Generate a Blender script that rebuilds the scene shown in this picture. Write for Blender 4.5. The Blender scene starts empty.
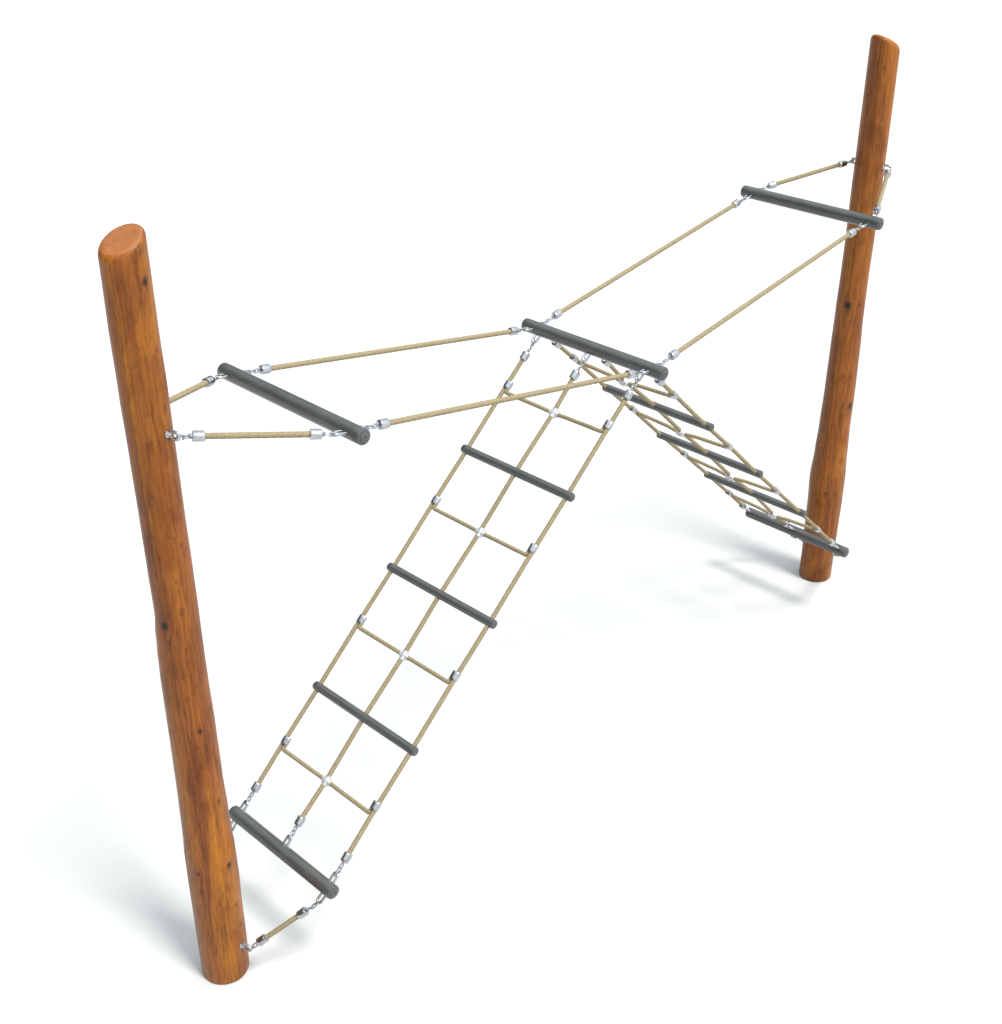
import bpy, math, random
from mathutils import Vector, Matrix, noise

random.seed(7)
scene = bpy.context.scene
COL = scene.collection
V = Vector

# ------------------------------------------------------------------ helpers
class MB:
    """collects vertices and faces of ONE mesh object"""
    def __init__(self):
        self.v, self.f = [], []

    def rings(self, rings, close_ring=True, close_path=False, cap0=False, cap1=False):
        n = len(rings[0]); base = len(self.v)
        for r in rings:
            self.v.extend(r)
        m = len(rings)
        for i in range(m if close_path else m - 1):
            a = base + i * n; b = base + ((i + 1) % m) * n
            for j in range(n if close_ring else n - 1):
                k = (j + 1) % n
                self.f.append((a + j, a + k, b + k, b + j))
        if cap0: self.f.append(tuple(base + j for j in reversed(range(n))))
        if cap1: self.f.append(tuple(base + (m - 1) * n + j for j in range(n)))

    def lathe(self, A, d, prof, n=20, side=None, sx=1.0):
        """revolve profile [(distance along d, radius)] about the line A + t d"""
        d = V(d).normalized(); u, w = frame(d, side)
        rings = []
        for s, r in prof:
            rings.append([V(A) + d * s + u * (r * sx * math.cos(t)) + w * (r * math.sin(t))
                          for t in (2 * math.pi * j / n for j in range(n))])
        self.rings(rings, cap0=prof[0][1] > 1e-6, cap1=prof[-1][1] > 1e-6)

    def tube(self, pts, r, n=8, closed=False, caps=True):
        pts = [V(p) for p in pts]; m = len(pts); rings = []
        u = None
        for i, p in enumerate(pts):
            if closed: t = (pts[(i + 1) % m] - pts[i - 1]).normalized()
            else: t = (pts[min(i + 1, m - 1)] - pts[max(i - 1, 0)]).normalized()
            if u is None: u, w = frame(t)
            u = (u - t * u.dot(t)).normalized(); w = t.cross(u)
            rings.append([p + u * (r * math.cos(a)) + w * (r * math.sin(a))
                          for a in (2 * math.pi * j / n for j in range(n))])
        self.rings(rings, close_path=closed, cap0=caps and not closed, cap1=caps and not closed)

    def rope(self, pts, r=0.009, lobes=6, amp=0.085, pitch=0.075, step=0.006, n=18):
        """stranded rope: a lobed section that twists along the path"""
        pts = resample([V(p) for p in pts], step); m = len(pts); rings = []; u = None; s = 0.0
        for i, p in enumerate(pts):
            t = (pts[min(i + 1, m - 1)] - pts[max(i - 1, 0)]).normalized()
            if u is None: u, w = frame(t)
            u = (u - t * u.dot(t)).normalized(); w = t.cross(u)
            if i: s += (p - pts[i - 1]).length
            ph = 2 * math.pi * s / (pitch * lobes) * lobes / 1.0 / lobes * 3
            ring = []
            for j in range(n):
                a = 2 * math.pi * j / n
                rr = r * (1 - 1.0 * amp + amp * abs(math.cos(lobes / 2 * (a - ph))) * 1.4)
                ring.append(p + u * (rr * math.cos(a)) + w * (rr * math.sin(a)))
            rings.append(ring)
        self.rings(rings, cap0=True, cap1=True)

    def build(self, name, mat, parent=None, sharp=40, loc=None):
        me = bpy.data.meshes.new(name)
        if loc is None: loc = parent.matrix_basis.translation if parent else V((0, 0, 0))
        if parent and parent.parent: loc = parent.parent.matrix_basis.translation + parent.matrix_basis.translation
        me.from_pydata([tuple(V(p) - V(loc)) for p in self.v], [], self.f)
        me.update()
        for p in me.polygons: p.use_smooth = True
        me.set_sharp_from_angle(angle=math.radians(sharp))
        o = bpy.data.objects.new(name, me); COL.objects.link(o)
        me.materials.append(mat)
        if parent: o.parent = parent
        else: o.location = loc
        return o


def frame(d, side=None):
    d = V(d).normalized()
    ref = V(side) if side is not None else (V((0, 0, 1)) if abs(d.z) < 0.9 else V((1, 0, 0)))
    u = (ref - d * ref.dot(d)).normalized()
    return u, d.cross(u)


def resample(pts, step):
    out = [pts[0]]
    for a, b in zip(pts, pts[1:]):
        k = max(1, int(round((b - a).length / step)))
        out += [a.lerp(b, (i + 1) / k) for i in range(k)]
    return out


def thing(name, label, cat, loc, group=None):
    o = bpy.data.objects.new(name, None); COL.objects.link(o)
    o.location = loc; o.empty_display_size = 0.05
    tag(o, label, cat, group)
    return o


def tag(o, label, cat, group=None):
    o['label'] = label; o['category'] = cat
    if group: o['group'] = group


# ---------------------------------------------------------------- materials
def material(name):
    m = bpy.data.materials.new(name); m.use_nodes = True
    nt = m.node_tree; bs = nt.nodes['Principled BSDF']
    return m, nt, bs, nt.nodes.new, nt.links.new


def ramp(nt, stops):
    r = nt.nodes.new('ShaderNodeValToRGB'); e = r.color_ramp.elements
    while len(e) < len(stops): e.new(0.5)
    for k, (p, c) in zip(e, stops):
        k.position = p; k.color = (*c, 1) if len(c) == 3 else c
    return r


def noise_node(nt, vec, scale, detail=4, rough=0.55, sc=(1, 1, 1), dist=0.0):
    mp = nt.nodes.new('ShaderNodeMapping'); mp.inputs['Scale'].default_value = sc
    nt.links.new(vec, mp.inputs['Vector'])
    n = nt.nodes.new('ShaderNodeTexNoise'); n.inputs['Scale'].default_value = scale
    n.inputs['Detail'].default_value = detail; n.inputs['Roughness'].default_value = rough
    n.inputs['Distortion'].default_value = dist
    nt.links.new(mp.outputs[0], n.inputs['Vector'])
    return n


def mix(nt, fac, a, b, mode='MIX'):
    n = nt.nodes.new('ShaderNodeMix'); n.data_type = 'RGBA'; n.blend_type = mode
    for val, sock in ((fac, n.inputs[0]), (a, n.inputs[6]), (b, n.inputs[7])):
        if hasattr(val, 'is_linked'): nt.links.new(val, sock)
        elif isinstance(val, (int, float)): sock.default_value = val
        else: sock.default_value = (*val, 1)
    return n.outputs[2]


def wood_material():
    m, nt, bs, new, link = material('varnished_larch')
    at = new('ShaderNodeAttribute'); at.attribute_name = 'grain'
    kn = new('ShaderNodeAttribute'); kn.attribute_name = 'knot'
    g = at.outputs['Vector']
    broad = noise_node(nt, g, 1.0, 3, 0.5, (26, 26, 1.1), 0.6)
    streak = noise_node(nt, g, 1.0, 6, 0.62, (95, 95, 2.6), 0.7)
    fine = noise_node(nt, g, 1.0, 3, 0.6, (260, 260, 9), 0.2)
    patch = noise_node(nt, g, 1.0, 3, 0.55, (9, 9, 4.2), 0.3)
    r1 = ramp(nt, [(0.30, (0.185, 0.054, 0.0100)), (0.46, (0.248, 0.078, 0.0092)), (0.60, (0.292, 0.100, 0.0085)), (0.78, (0.34, 0.128, 0.0080))])
    link(broad.outputs['Fac'], r1.inputs[0])
    r2 = ramp(nt, [(0.35, (0.58, 0.49, 0.46)), (0.50, (0.95, 0.93, 0.91)), (0.68, (1.12, 1.10, 1.0))])
    link(streak.outputs['Fac'], r2.inputs[0])
    c = mix(nt, 0.8, r1.outputs[0], r2.outputs[0], 'MULTIPLY')
    r3 = ramp(nt, [(0.36, (0.66, 0.55, 0.51)), (0.52, (1, 1, 1)), (0.68, (1.12, 1.10, 0.95))])
    link(patch.outputs['Fac'], r3.inputs[0])
    c = mix(nt, 0.75, c, r3.outputs[0], 'MULTIPLY')
    r4 = ramp(nt, [(0.35, (0.78, 0.75, 0.72)), (0.6, (1.05, 1.05, 1.05))])
    link(fine.outputs['Fac'], r4.inputs[0])
    c = mix(nt, 0.6, c, r4.outputs[0], 'MULTIPLY')
    dash = noise_node(nt, g, 1.0, 2, 0.5, (190, 190, 13), 0.4)
    r5 = ramp(nt, [(0.61, (1, 1, 1)), (0.72, (0.36, 0.27, 0.23))]); link(dash.outputs['Fac'], r5.inputs[0])
    c = mix(nt, 0.8, c, r5.outputs[0], 'MULTIPLY')
    blot = noise_node(nt, g, 1.0, 4, 0.6, (38, 38, 15), 0.5)
    r6 = ramp(nt, [(0.33, (0.58, 0.48, 0.44)), (0.46, (1, 1, 1))]); link(blot.outputs['Fac'], r6.inputs[0])
    c = mix(nt, 0.6, c, r6.outputs[0], 'MULTIPLY')
    rad = new('ShaderNodeAttribute'); rad.attribute_name = 'radial'
    wob = noise_node(nt, g, 1.0, 3, 0.5, (14, 14, 14))
    ph = new('ShaderNodeMath'); ph.operation = 'MULTIPLY_ADD'; link(wob.outputs['Fac'], ph.inputs[0]); ph.inputs[1].default_value = 13.0
    m60 = new('ShaderNodeMath'); m60.operation = 'MULTIPLY'; link(rad.outputs['Fac'], m60.inputs[0]); m60.inputs[1].default_value = 44.0
    link(m60.outputs[0], ph.inputs[2])
    sn = new('ShaderNodeMath'); sn.operation = 'SINE'; link(ph.outputs[0], sn.inputs[0])
    rr = ramp(nt, [(0.0, (1.0, 1.0, 1.0)), (0.9, (0.78, 0.72, 0.66))]); link(sn.outputs[0], rr.inputs[0])
    ringed = mix(nt, 0.7, (0.33, 0.125, 0.042), rr.outputs[0], 'MULTIPLY')
    en = new('ShaderNodeAttribute'); en.attribute_name = 'endgrain'
    pale = mix(nt, 0.35, ringed, c)
    c = mix(nt, en.outputs['Fac'], c, pale)
    k1 = ramp(nt, [(0.03, (0, 0, 0)), (0.35, (0.55, 0.55, 0.55)), (0.75, (0.97, 0.97, 0.97))])
    link(kn.outputs['Fac'], k1.inputs[0])
    k2 = ramp(nt, [(0.25, (0.12, 0.030, 0.009)), (0.75, (0.014, 0.009, 0.007))])
    link(kn.outputs['Fac'], k2.inputs[0])
    c = mix(nt, k1.outputs[0], c, k2.outputs[0])
    link(c, bs.inputs['Base Color'])
    bs.inputs['Roughness'].default_value = 0.40
    bs.inputs['Specular IOR Level'].default_value = 0.26
    bp = new('ShaderNodeBump'); bp.inputs['Strength'].default_value = 0.22; bp.inputs['Distance'].default_value = 0.003
    link(streak.outputs['Fac'], bp.inputs['Height']); link(bp.outputs[0], bs.inputs['Normal'])
    return m


def steel_material():
    m, nt, bs, new, link = material('galvanised_steel')
    tc = new('ShaderNodeTexCoord')
    n = noise_node(nt, tc.outputs['Object'], 60, 3)
    r = ramp(nt, [(0.35, (0.38, 0.385, 0.40)), (0.65, (0.50, 0.51, 0.535))]); link(n.outputs['Fac'], r.inputs[0])
    link(r.outputs[0], bs.inputs['Base Color'])
    rr = ramp(nt, [(0.3, (0.14,) * 3), (0.7, (0.24,) * 3)]); link(n.outputs['Fac'], rr.inputs[0])
    link(rr.outputs[0], bs.inputs['Roughness'])
    bs.inputs['Metallic'].default_value = 1.0
    return m


def bar_material():
    m, nt, bs, new, link = material('dark_grey_rubber_coating')
    tc = new('ShaderNodeTexCoord')
    n = noise_node(nt, tc.outputs['Object'], 1, 4, 0.6, (55, 9, 55))
    r = ramp(nt, [(0.35, (0.046, 0.0475, 0.047)), (0.65, (0.064, 0.066, 0.0655))]); link(n.outputs['Fac'], r.inputs[0])
    link(r.outputs[0], bs.inputs['Base Color'])
    bs.inputs['Roughness'].default_value = 0.25
    bs.inputs['Specular IOR Level'].default_value = 0.62
    bp = new('ShaderNodeBump'); bp.inputs['Strength'].default_value = 0.08; bp.inputs['Distance'].default_value = 0.002
    link(n.outputs['Fac'], bp.inputs['Height']); link(bp.outputs[0], bs.inputs['Normal'])
    return m


def rope_material():
    m, nt, bs, new, link = material('beige_rope')
    tc = new('ShaderNodeTexCoord')
    n = noise_node(nt, tc.outputs['Object'], 150, 3, 0.6)
    r = ramp(nt, [(0.3, (0.190, 0.148, 0.082)), (0.7, (0.288, 0.234, 0.142))]); link(n.outputs['Fac'], r.inputs[0])
    link(r.outputs[0], bs.inputs['Base Color'])
    bs.inputs['Roughness'].default_value = 0.75
    bs.inputs['Specular IOR Level'].default_value = 0.25
    return m


def plain(name, c, rough=0.5, metal=0.0):
    m, nt, bs, new, link = material(name)
    tc = new('ShaderNodeTexCoord')
    n = noise_node(nt, tc.outputs['Object'], 40, 3)
    r = ramp(nt, [(0.3, tuple(x * 0.9 for x in c)), (0.7, tuple(min(1, x * 1.06) for x in c))]); link(n.outputs['Fac'], r.inputs[0])
    link(r.outputs[0], bs.inputs['Base Color'])
    bs.inputs['Roughness'].default_value = rough; bs.inputs['Metallic'].default_value = metal
    return m


WOOD, STEEL, BAR, ROPE = wood_material(), steel_material(), bar_material(), rope_material()
CAP = plain('dark_plastic_cap', (0.07, 0.072, 0.072), 0.45)
ALU = plain('cast_aluminium', (0.56, 0.56, 0.58), 0.4, 0.6)

# ------------------------------------------------------- ground, world, light
gm, gnt, gbs, gnew, glink = material('white_ground')
tc = gnew('ShaderNodeTexCoord')
gn = noise_node(gnt, tc.outputs['Object'], 0.8, 3)
gr = ramp(gnt, [(0.3, (0.49, 0.49, 0.49)), (0.7, (0.51, 0.51, 0.51))]); glink(gn.outputs['Fac'], gr.inputs[0])
glink(gr.outputs[0], gbs.inputs['Base Color'])
gbs.inputs['Roughness'].default_value = 0.9; gbs.inputs['Specular IOR Level'].default_value = 0.1
g = MB(); S = 300
g.v = [V((-S, -S, 0)), V((S, -S, 0)), V((S, S, 0)), V((-S, S, 0))]; g.f = [(0, 1, 2, 3)]
ground = g.build('ground', gm); ground['kind'] = 'structure'
ground['label'] = 'plain white ground under the rope course'

SUN_EL = math.radians(62)
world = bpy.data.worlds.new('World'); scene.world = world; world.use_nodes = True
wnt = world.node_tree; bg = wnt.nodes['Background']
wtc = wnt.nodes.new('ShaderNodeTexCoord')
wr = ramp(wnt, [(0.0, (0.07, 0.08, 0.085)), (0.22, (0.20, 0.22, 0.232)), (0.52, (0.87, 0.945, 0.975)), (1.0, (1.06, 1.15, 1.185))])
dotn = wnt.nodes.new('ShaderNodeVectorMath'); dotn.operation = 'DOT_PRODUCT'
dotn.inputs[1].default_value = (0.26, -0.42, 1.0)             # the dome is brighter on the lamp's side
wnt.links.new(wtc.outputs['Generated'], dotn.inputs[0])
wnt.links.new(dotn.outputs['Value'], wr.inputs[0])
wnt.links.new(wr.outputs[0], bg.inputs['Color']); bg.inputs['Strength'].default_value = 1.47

sl = bpy.data.lights.new('sun', 'SUN'); sl.energy = 3.95; sl.angle = math.radians(14); sl.color = (1.0, 0.965, 0.92)
so = bpy.data.objects.new('sun', sl); COL.objects.link(so)
sd = V((0.03, -math.cos(SUN_EL), math.sin(SUN_EL)))          # towards the lamp
so.rotation_euler = sd.to_track_quat('Z', 'Y').to_euler(); so.location = sd * 20

# -------------------------------------------------------------------- posts
HR = V((0.7057, -0.7085, 0))
PROF1 = [(0.0, 0.0018, 0.0854), (0.15, 0.0028, 0.0871), (0.3, 0.0028, 0.0868), (0.45, 0.0037, 0.088), (0.58, 0.0030, 0.0868), (0.66, 0.0030, 0.0832), (0.75, 0.0028, 0.0812), (0.9, 0.0017, 0.078), (1.1, 0.0015, 0.0762), (1.3, -0.0005, 0.0738), (1.4, 0.0, 0.0722), (1.48, 0.0015, 0.0702), (1.57, 0.0048, 0.0670), (1.72, 0.0033, 0.0675), (1.9, 0.0018, 0.0669), (2.1, 0.0005, 0.0677), (2.3, -0.0013, 0.0687), (2.5, -0.004, 0.0678), (2.7, -0.0039, 0.0667), (2.9, -0.0039, 0.066)]
PROF2 = [(0.0, -0.0041, 0.0842), (0.15, -0.003, 0.0841), (0.3, -0.0026, 0.0861), (0.45, -0.0019, 0.0874), (0.6, -0.0046, 0.0894), (0.75, -0.0029, 0.0819), (0.9, -0.001, 0.077), (1.1, 0.0016, 0.0747), (1.3, 0.0015, 0.0723), (1.5, 0.0001, 0.0682), (1.7, 0.0017, 0.0664), (1.9, 0.003, 0.0672), (2.1, 0.0035, 0.0686), (2.3, 0.0048, 0.0677), (2.5, 0.0048, 0.0671), (2.7, 0.0043, 0.0667), (2.9, 0.0043, 0.066)]
KNOT1 = [(2.648, -1.307, 1, 0.9), (2.637, -2.469, 0.7, 0.3), (2.64, -1.868, 0.7, 0.3), (2.445, -1.157, 0.6, 0.5), (2.27, -1.215, 0.6, 0.5), (2.002, -2.389, 0.7, 0.45), (1.856, -1.707, 0.5, 0.5), (1.823, -1.407, 0.5, 0.6), (1.918, -1.255, 0.6, 0.4), (1.548, -2.746, 1.3, 1), (1.59, -2.427, 0.5, 0.6), (1.592, -1.869, 0.7, 0.4), (1.417, -1.819, 0.9, 0.3), (1.143, -1.783, 0.7, 0.9), (1.197, -1.0, 0.8, 0.6), (0.834, -1.385, 0.6, 0.8), (0.55, -1.38, 1, 0.85), (0.542, -2.663, 0.7, 0.8), (0.458, -2.625, 0.6, 0.6), (0.355, -1.269, 0.6, 0.7), (0.168, -1.195, 0.6, 0.6), (0.89, 0.6, 1, 0.9), (1.89, 1.3, 1, 0.8), (2.29, 2.3, 0.8, 0.8), (0.49, 1.9, 0.8, 0.7)]
KNOT2 = [(2.666, -2.503, 0.8, 0.45), (2.539, 2.813, 0.9, 0.6), (1.558, -2.79, 1.3, 1), (1.562, -1.954, 0.6, 0.7), (1.601, -2.487, 0.6, 0.4), (1.036, -2.326, 0.7, 0.4), (1.028, -1.687, 1.3, 0.95), (1.194, -2.522, 0.7, 0.4), (0.93, -2.622, 0.6, 0.4), (0.897, -1.759, 0.6, 0.4), (0.543, -2.601, 0.8, 0.7), (1.873, -2.425, 0.7, 0.3), (0.806, 0.5, 1, 0.9), (1.706, 1.4, 1, 0.8), (2.206, -0.3, 0.8, 0.8), (0.506, 1.9, 0.8, 0.7)]


def cosint(tab, z, k):
    for a, b in zip(tab, tab[1:]):
        if z <= b[0]:
            t = (z - a[0]) / (b[0] - a[0]); t = max(0, t)
            t = t * t * (3 - 2 * t)
            return a[k] + (b[k] - a[k]) * t
    return tab[-1][k]


def axis_at(base, prof, z):
    return V((base[0], base[1], z)) + HR * cosint(prof, z, 1)


def cut(slope, r, th):
    return r * (slope[0] * math.cos(th) + slope[1] * math.sin(th))


def make_post(base, prof, knots, ztop, slope, seed, label):
    N = 120; bev = 0.020 if seed == 1 else 0.028; z0 = 2.3
    zs = [0.0, 0.0, 0.002, 0.005, 0.009, 0.014] + [0.02 + i * (ztop - bev - 0.02) / 460 for i in range(461)]
    inset = [0.5, 0.009, 0.005, 0.002, 0.0005, 0] + [0] * 461
    rows = []        # (ring of (z, angle, radius factor/inset))
    mb = MB(); grain = []; knot = []; radial = []
    rng = random.Random(seed)

    def put(z, th, r, off, rf=1.0):
        r0 = cosint(prof, min(z, 2.75), 2)
        lump = noise.noise(V((math.cos(th) * 1.2 + seed, math.sin(th) * 1.2, z * 2.1))) * 0.0012
        kv = 0.0; th2 = th; bump = 0.0
        for kz, kt, ks, st in knots:
            b = z - kz
            if abs(b) > 0.16: continue
            da = (th - kt + math.pi) % (2 * math.pi) - math.pi
            a = da * r0
            if abs(a) > 0.08: continue
            sg = 0.0108 * ks
            jit = 1 + 0.9 * noise.noise(V((a * 130 + kz * 31, b * 100, seed)))
            q = (a / sg) ** 2 + (b / (1.35 * sg)) ** 2
            kv = max(kv, 0.27 * st * math.exp(-(a / (2.0 * sg)) ** 2 - (b / (3.2 * sg)) ** 2))
            kv = max(kv, st * math.exp(-(q * jit) ** 1.3 * 0.9))
            # little dark tail under the knot
            kv = max(kv, st * 0.45 * math.exp(-(a / (sg * 0.5)) ** 2 - ((b + 1.8 * sg) / (1.5 * sg)) ** 2))
            gs = math.exp(-(a / (2.6 * sg)) ** 2 - (b / (5 * sg)) ** 2)
            th2 -= da * 0.75 * gs
            bump += 0.0016 * ks * st * math.exp(-(a / (3 * sg)) ** 2 - (b / (4 * sg)) ** 2)
        th2 += 0.10 * noise.noise(V((z * 1.3, seed * 3.1, math.cos(th)))) + 0.05 * noise.noise(V((z * 4, seed * 1.7, math.sin(th))))
        rr = (r + (lump + bump) * (1 if rf >= 1 else rf)) if r > 0 else 0
        c = axis_at(base, prof, min(z, 2.75)); 
        mb.v.append(V((c.x + rr * math.cos(th), c.y + rr * math.sin(th), z)))
        grain.append((math.cos(th2) * r0 * rf + seed * 3.7, math.sin(th2) * r0 * rf, z))
        knot.append(kv); radial.append(rf)

    rings = 0
    def ztheta(zk, th, r):
        zt = ztop + cut(slope, r, th)
        if zk <= z0: return zk
        return z0 + (zk - z0) * (zt - bev - z0) / (ztop - bev - z0)
    for zk, ins in zip(zs, inset):
        for j in range(N):
            th = 2 * math.pi * j / N
            r = cosint(prof, min(zk, 2.75), 2)
            rr = r * 0.5 if ins == 0.5 else r - ins
            put(ztheta(zk, th, r), th, rr, 0)
        rings += 1
    rt = cosint(prof, 2.75, 2)
    for k in range(1, 7):                                # rounded rim
        a = k / 6 * math.pi / 2
        for j in range(N):
            th = 2 * math.pi * j / N
            r = rt - bev * 0.9 * (1 - math.cos(a))
            z = ztop + cut(slope, r, th) - bev + bev * math.sin(a)
            put(z, th, r, 0, r / rt)
        rings += 1
    for k in range(1, 13):                               # cut face
        for j in range(N):
            th = 2 * math.pi * j / N
            r = (rt - bev * 0.9) * (1 - k / 12 * 0.985)
            put(ztop + cut(slope, r, th) + 0.0012 * noise.noise(V((r * 60 * math.cos(th), r * 60 * math.sin(th), seed))), th, r, 0, r / rt)
        rings += 1
    for i in range(rings - 1):
        for j in range(N):
            k = (j + 1) % N
            mb.f.append((i * N + j, i * N + k, (i + 1) * N + k, (i + 1) * N + j))
    mb.f.append(tuple((rings - 1) * N + j for j in range(N)))
    mb.f.append(tuple(reversed(range(N))))
    o = mb.build('wooden_post', WOOD, None, 60, V((base[0], base[1], 0)))
    me = o.data
    ra = me.attributes.new('radial', 'FLOAT', 'POINT'); ra.data.foreach_set('value', radial)
    ea = me.attributes.new('endgrain', 'FLOAT', 'POINT'); ea.data.foreach_set('value', [0.0] * (len(grain) - 15 * N) + [1.0] * (15 * N))
    ga = me.attributes.new('grain', 'FLOAT_VECTOR', 'POINT')
    ga.data.foreach_set('vector', [x for q in grain for x in q])
    ka = me.attributes.new('knot', 'FLOAT', 'POINT'); ka.data.foreach_set('value', knot)
    tag(o, label, 'post', 'wooden posts')
    return o


B1, B2 = (-1.9204, 0.0112), (1.9160, 0.0052)
post1 = make_post(B1, PROF1, KNOT1, 2.757, (0.47, 0.11), 1, 'orange brown wooden post at the left, its slanted cut top face in view')
post2 = make_post(B2, PROF2, KNOT2, 2.776, (-0.50, 0.14), 2, 'orange brown wooden post at the right, standing behind the ends of two crossbars')


def link_loop(mb, P, d, side, L, W, r, n=8, closed=True, seg=8):
    """stadium shaped ring (closed) or U loop (open) starting at P and running L along d"""
    d = V(d).normalized(); u, _ = frame(d, side); P = V(P); h = W / 2
    pts = []
    if closed:
        for i in range(seg + 1):
            a = -math.pi / 2 + math.pi * i / seg
            pts.append(P + d * (L - h + h * math.cos(a)) + u * (h * math.sin(a)))
        for i in range(seg + 1):
            a = math.pi / 2 + math.pi * i / seg
            pts.append(P + d * (h + h * math.cos(a)) + u * (h * math.sin(a)))
        mb.tube(pts, r, n, closed=True)
    else:
        pts.append(P - u * h); 
        for i in range(seg + 1):
            a = -math.pi / 2 + math.pi * i / seg
            pts.append(P + d * (L - h + h * math.cos(a)) + u * (h * math.sin(a)))
        pts.append(P + u * h)
        mb.tube(pts, r, n)


EYES = {}
def eye_bolt(post, base, prof, z, th, key):
    d = V((math.cos(th), math.sin(th), 0)); c = axis_at(base, prof, z); r = cosint(prof, z, 2)
    mb = MB()
    mb.lathe(c + d * (r - 0.01), d, [(0, 0.0), (0, 0.013), (0.0125, 0.013), (0.014, 0.0115), (0.014, 0.0)], 18)
    link_loop(mb, c + d * (r - 0.004), d, (0, 0, 1), 0.046 if base[0] < 0 else 0.038, 0.022, 0.0052, closed=False, n=10)
    mb.build('eye_bolt', STEEL, post)
    EYES[key] = c + d * (r + (0.036 if base[0] < 0 else 0.028))


for post, base, prof, s in ((post1, B1, PROF1, -1), (post2, B2, PROF2, 1)):
    for ny in (-1, 1):
        a = (1.27 if s < 0 else 1.45) * ny
        eye_bolt(post, base, prof, 2.190 if s < 0 else 2.220, a, ('up', s, ny))
        eye_bolt(post, base, prof, 0.157 if s < 0 else 0.170, a, ('low', s, ny))

# ---------------------------------------------------------------- crossbars
BARS = {'UL': (V((-1.4335, -0.0075, 2.1225)), 0.3580), 'UR': (V((1.4396, -0.0045, 2.1265)), 0.3580),
        'C': (V((0.0031, -0.0032, 1.8783)), 0.3580),
        'LL': (V((-1.6345, -0.0004, 0.3870)), 0.3010), 'LR': (V((1.6426, -0.0084, 0.3842)), 0.3010)}
RB = 0.0268
LOOP = 0.034


def bar_shape(mb, c, half, R):
    b = R * 0.22
    prof = [(0, R * 0.55), (0, R - b * 1.0), (b * 0.3, R - b * 0.3), (b, R)]
    n = 24
    for i in range(1, n): prof.append((b + (2 * half - 2 * b) * i / n, R))
    prof += [(2 * half - b, R), (2 * half - b * 0.3, R - b * 0.3), (2 * half, R - b), (2 * half, R * 0.55)]
    mb.lathe(c - V((0, half, 0)), (0, 1, 0), prof, 32)


def end_caps(c, half, R, parent):
    for s in (-1, 1):
        d = V((0, s, 0)); mb = MB()
        mb.lathe(c + d * (half - 0.004), d, [(0, R * 0.62), (0.0062, R * 0.62), (0.0075, R * 0.55), (0.0075, R * 0.22), (0.005, R * 0.18), (0.005, 0.0)], 24)
        mb.build('end_cap', CAP, parent)


def make_bar(key, label):
    c, half = BARS[key]
    t = thing('crossbar', label, 'crossbar', c, 'grey crossbars')
    mb = MB(); bar_shape(mb, c, half, RB); mb.build('pipe', BAR, t)
    end_caps(c, half, RB, t)
    return t


bars = {
    'UL': make_bar('UL', 'dark grey round crossbar high up beside the left post, held by two short ropes'),
    'UR': make_bar('UR', 'dark grey round crossbar high up by the right post, held by two short ropes'),
    'C': make_bar('C', 'dark grey round crossbar at the middle, both rope ladders hanging from it'),
    'LL': make_bar('LL', 'dark grey round crossbar at the foot of the left rope ladder'),
    'LR': make_bar('LR', 'dark grey round crossbar at the foot of the right rope ladder')}


def bar_loop(key, y, target):
    """steel eye loop on a bar at y, pointing at target; returns (bar centre point, direction)"""
    c, half = BARS[key]; p = V((c.x, y, c.z)); d = V(target) - p
    dn = V((d.x, 0, d.z)).normalized(); d = d.normalized()
    mb = MB()
    link_loop(mb, p + dn * (RB - 0.006), (dn * 0.75 + d * 0.25), (0, 1, 0), LOOP + 0.006, 0.0205, 0.0052, closed=False, n=10)
    mb.build('eye_loop', STEEL, bars[key])
    return p + dn * (RB + LOOP - 0.008)


# ------------------------------------------------------------ ropes & chains
def chain(A, B, n, parent, side=(0, 1, 0)):
    """n little steel links between the eye at A and the ferrule at B"""
    A, B = V(A), V(B); d = (B - A).normalized(); L = (B - A).length
    pitch = L / n; mb = MB(); u, w = frame(d, side)
    ln = pitch + 0.0068
    droop = V((0, 0, -1))
    for i in range(n):
        tilt = (w if i % 2 == 0 else u)
        k = droop * (0.0025 * math.sin(math.pi * (i + 0.5) / n))
        link_loop(mb, A + d * (i * pitch - 0.0034) + k, d + V((random.uniform(-.06, .06), random.uniform(-.06, .06), random.uniform(-.06, .06))),
                  tilt * 0.85 + (u + w) * 0.2, ln, 0.0125, 0.0026, n=8, seg=6)
    mb.build('chain', STEEL, parent)


def ferrule(P, d, parent, L=0.036, R=0.0162, stem=True, name='ferrule', sx=1.0, side=None):
    """pressed sleeve whose chain end is at P, running along d"""
    mb = MB(); b = 0.003
    mb.lathe(P, d, [(0, R * 0.45), (0.0, R - b), (b * 0.3, R - b * 0.3), (b, R), (L * 0.3, R), (L * 0.7, R), (L - b, R), (L - b * 0.3, R - b * 0.3), (L, R - b), (L, R * 0.5)], 24, side=side, sx=sx)
    if stem: link_loop(mb, V(P) - V(d).normalized() * 0.0105, d, None, 0.016, 0.0125, 0.0027, n=8, seg=6)
    mb.build(name, STEEL, parent)


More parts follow.
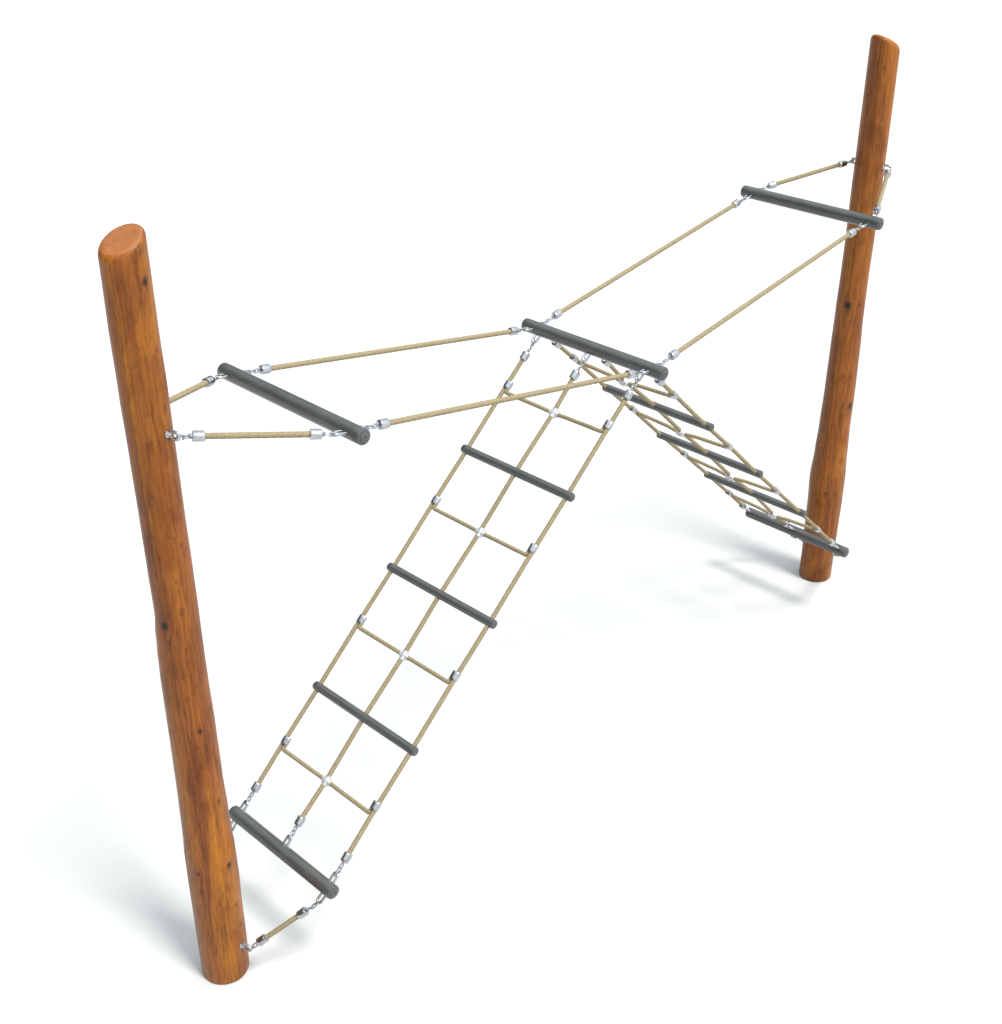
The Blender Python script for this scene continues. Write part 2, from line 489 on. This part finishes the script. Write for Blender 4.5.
def rope_line(label, A, B, gapA, gapB, nA, nB, group, sag=0.0):
    """chain - ferrule - rope - ferrule - chain from eye A to eye B; gaps run from the eye to the ferrule"""
    A, B = V(A), V(B); d = (B - A).normalized()
    t = thing('tie_rope', label, 'rope', (A + B) / 2, group)
    FA, FB = A + d * gapA, B - d * gapB
    chain(A, FA - d * 0.007, nA, t); chain(B, FB + d * 0.007, nB, t)
    ferrule(FA, d, t); ferrule(FB, -d, t)
    P, Q = FA + d * 0.03, FB - d * 0.03; mb = MB(); n = 16
    mb.rope([P.lerp(Q, i / n) - V((0, 0, sag * 4 * (i / n) * (1 - i / n))) for i in range(n + 1)], 0.0093)
    mb.build('rope', ROPE, t)


YU, YW = 0.300, 0.267
side_word = {-1: 'left', 1: 'right'}
end_word = {-1: 'near', 1: 'far'}
for s, up, low in ((-1, 'UL', 'LL'), (1, 'UR', 'LR')):
    for n in (-1, 1):
        e = EYES[('up', s, n)]
        p = bar_loop(up, YU * n, e)
        rope_line('short beige rope between the upper %s post and the %s end of its crossbar' % (side_word[s], 'front' if n < 0 else 'rear'),
                  p, e, 0.044, 0.040, 2, 2, 'short upper tie ropes')
        cb = BARS['C'][0]; ub = BARS[up][0]
        p1 = bar_loop(up, YU * n, V((cb.x, YU * n, cb.z)))
        p2 = bar_loop('C', YU * n, V((ub.x, YU * n, ub.z)))
        rope_line('long beige rope from the %s upper crossbar to the middle crossbar, %s one' % (side_word[s], 'front' if n < 0 else 'rear'),
                  p1, p2, 0.060, 0.058, 3, 3, 'long upper ropes')
        e = EYES[('low', s, n)]
        p = bar_loop(low, YW * n, e)
        rope_line('short low beige rope tying the %s end of the bottom %s crossbar to its post' % ('front' if n < 0 else 'rear', side_word[s]),
                  p, e, 0.062, 0.042, 3, 2, 'low tie ropes')

# ------------------------------------------------------------- rope ladders
RUNG_T = (0.2551, 0.5019, 0.744)
CROSS_T = (0.1325, 0.377, 0.6225, 0.8665)
RUNGS = {-1: [(V((-0.4158, -0.0032, 1.4944)), 0.2898), (V((-0.8211, -0.0019, 1.1264)), 0.2892), (V((-1.2179, -0.0004, 0.7666)), 0.2860)],
         1: [(V((0.4218, -0.0079, 1.4928)), 0.2894), (V((0.8242, -0.0047, 1.1261)), 0.2883), (V((1.2236, -0.0055, 0.7689)), 0.2898)]}


def make_ladder(s, label):
    low = 'LL' if s < 0 else 'LR'
    C0, L0 = BARS['C'][0], BARS[low][0]
    ax = (L0 - C0); Lt = ax.length; ax.normalize()
    nrm = ax.cross(V((0, 1, 0)))
    if nrm.z > 0: nrm = -nrm                                   # underside of the ladder
    t = thing('rope_ladder', label, 'rope ladder', (C0 + L0) / 2, 'rope ladders')
    rungs = RUNGS[s]
    def P(tt, y, off=0.0):
        return V((C0.x, y, C0.z)) + ax * (tt * Lt) + nrm * off
    for y in (-YW, 0.0, YW):
        a = bar_loop('C', y, V((L0.x, y, L0.z))); b = bar_loop(low, y, V((C0.x, y, C0.z)))
        FA, FB = a + ax * 0.056, b - ax * 0.053
        chain(a, FA - ax * 0.007, 3, t); chain(b, FB + ax * 0.007, 3, t)
        ferrule(FA, ax, t); ferrule(FB, -ax, t)
        pts = [FA + ax * 0.03]
        for k in range(4):
            pts.append(P(CROSS_T[k], y, 0.0095 if y == 0 else 0.0))
            if k < 3: pts.append(V((rungs[k][0].x, y, rungs[k][0].z)))
        pts.append(FB - ax * 0.03)
        mb = MB(); mb.rope(pts, 0.0087); mb.build('middle_rope' if y == 0 else 'side_rope', ROPE, t)
    for c, half in rungs:
        mb = MB(); bar_shape(mb, c, half, 0.0174)
        r = mb.build('rung', BAR, t)
        for q in (-1, 1):
            d = V((0, q, 0)); m2 = MB()
            m2.lathe(c + d * (half - 0.003), d, [(0, 0.0118), (0.0045, 0.0118), (0.0055, 0.0108), (0.0055, 0.004), (0.0035, 0.003), (0.0035, 0)], 18)
            m2.build('end_cap', CAP, r)
    for ct in CROSS_T:
        O = P(ct, 0, 0.0105)
        pts = []
        ce = []
        # half curve that bends up along the side rope into the clamp
        K = 8; R = 0.0065
        for i in range(K + 1):
            a = math.pi / 2 * i / K
            ce.append((YW - 0.0155 - R + R * math.sin(a), R - R * math.cos(a)))
        half_pts = [(0.0, 0.0), (0.08, 0.0), (0.16, 0.0)] + ce + [(YW - 0.0150, R + 0.03)]
        def at(y, up):
            off = 0.0105 + 0.008 * 0 if abs(y) < 0.001 else 0.0105 * (1 - abs(y) / YW)
            return P(ct, y, off + (0.006 if abs(y) < 0.03 else 0.0)) - ax * up
        pts = [at(-y, u) for y, u in reversed(half_pts)] + [at(y, u) for y, u in half_pts[1:]]
        mb = MB(); mb.rope(pts, 0.0079, n=16); mb.build('cross_rope', ROPE, t)
        for q in (-1, 1):
            F = P(ct, q * (YW - 0.0060)) - ax * 0.015
            ferrule(F, -ax, t, L=0.034, R=0.0138, stem=False, name='clamp', sx=1.3, side=(0, 1, 0))
        # aluminium cross connector over the middle rope
        mb = MB(); Q = P(ct, 0, 0.0125)
        prof = lambda L, R: [(0, R - 0.003), (0.003, R), (L - 0.003, R), (L, R - 0.003)]
        mb.lathe(Q - ax * 0.020, ax, prof(0.040, 0.0128), 18)
        mb.lathe(Q + V((0, -0.023, 0)) + nrm * 0.004, (0, 1, 0), prof(0.046, 0.0122), 18)
        mb.lathe(Q - nrm * 0.016, nrm, [(0, 0.0), (0, 0.007), (0.003, 0.009), (0.031, 0.009), (0.035, 0.007), (0.035, 0)], 16)
        mb.build('cross_connector', ALU, t)
    return t


make_ladder(-1, 'rope ladder on the left, seen face on, three grey rungs and beige ropes')
make_ladder(1, 'rope ladder on the right, seen almost edge on, sloping down to the farther post')

# ------------------------------------------------------------------- camera
cam = bpy.data.cameras.new('camera'); co = bpy.data.objects.new('camera', cam); COL.objects.link(co)
r = V((0.70495225, -0.70925198, -0.00198885)); u = V((0.34814052, 0.34358417, 0.87220874)); f = V((0.61793244, 0.61555792, -0.48912979))
M = Matrix(((r.x, u.x, -f.x), (r.y, u.y, -f.y), (r.z, u.z, -f.z))).to_4x4()
M.translation = V((-3.72529017, -3.21842598, 3.90836437))
co.matrix_world = M
cam.sensor_fit = 'HORIZONTAL'; cam.sensor_width = 36; cam.lens = 36 * 1366.71 / 1002
cam.clip_start = 0.05; cam.clip_end = 1500
scene.camera = co

vs = scene.view_settings
vs.view_transform = 'Standard'; vs.look = 'None'; vs.exposure = 0.0; vs.gamma = 1.0; vs.use_curve_mapping = False
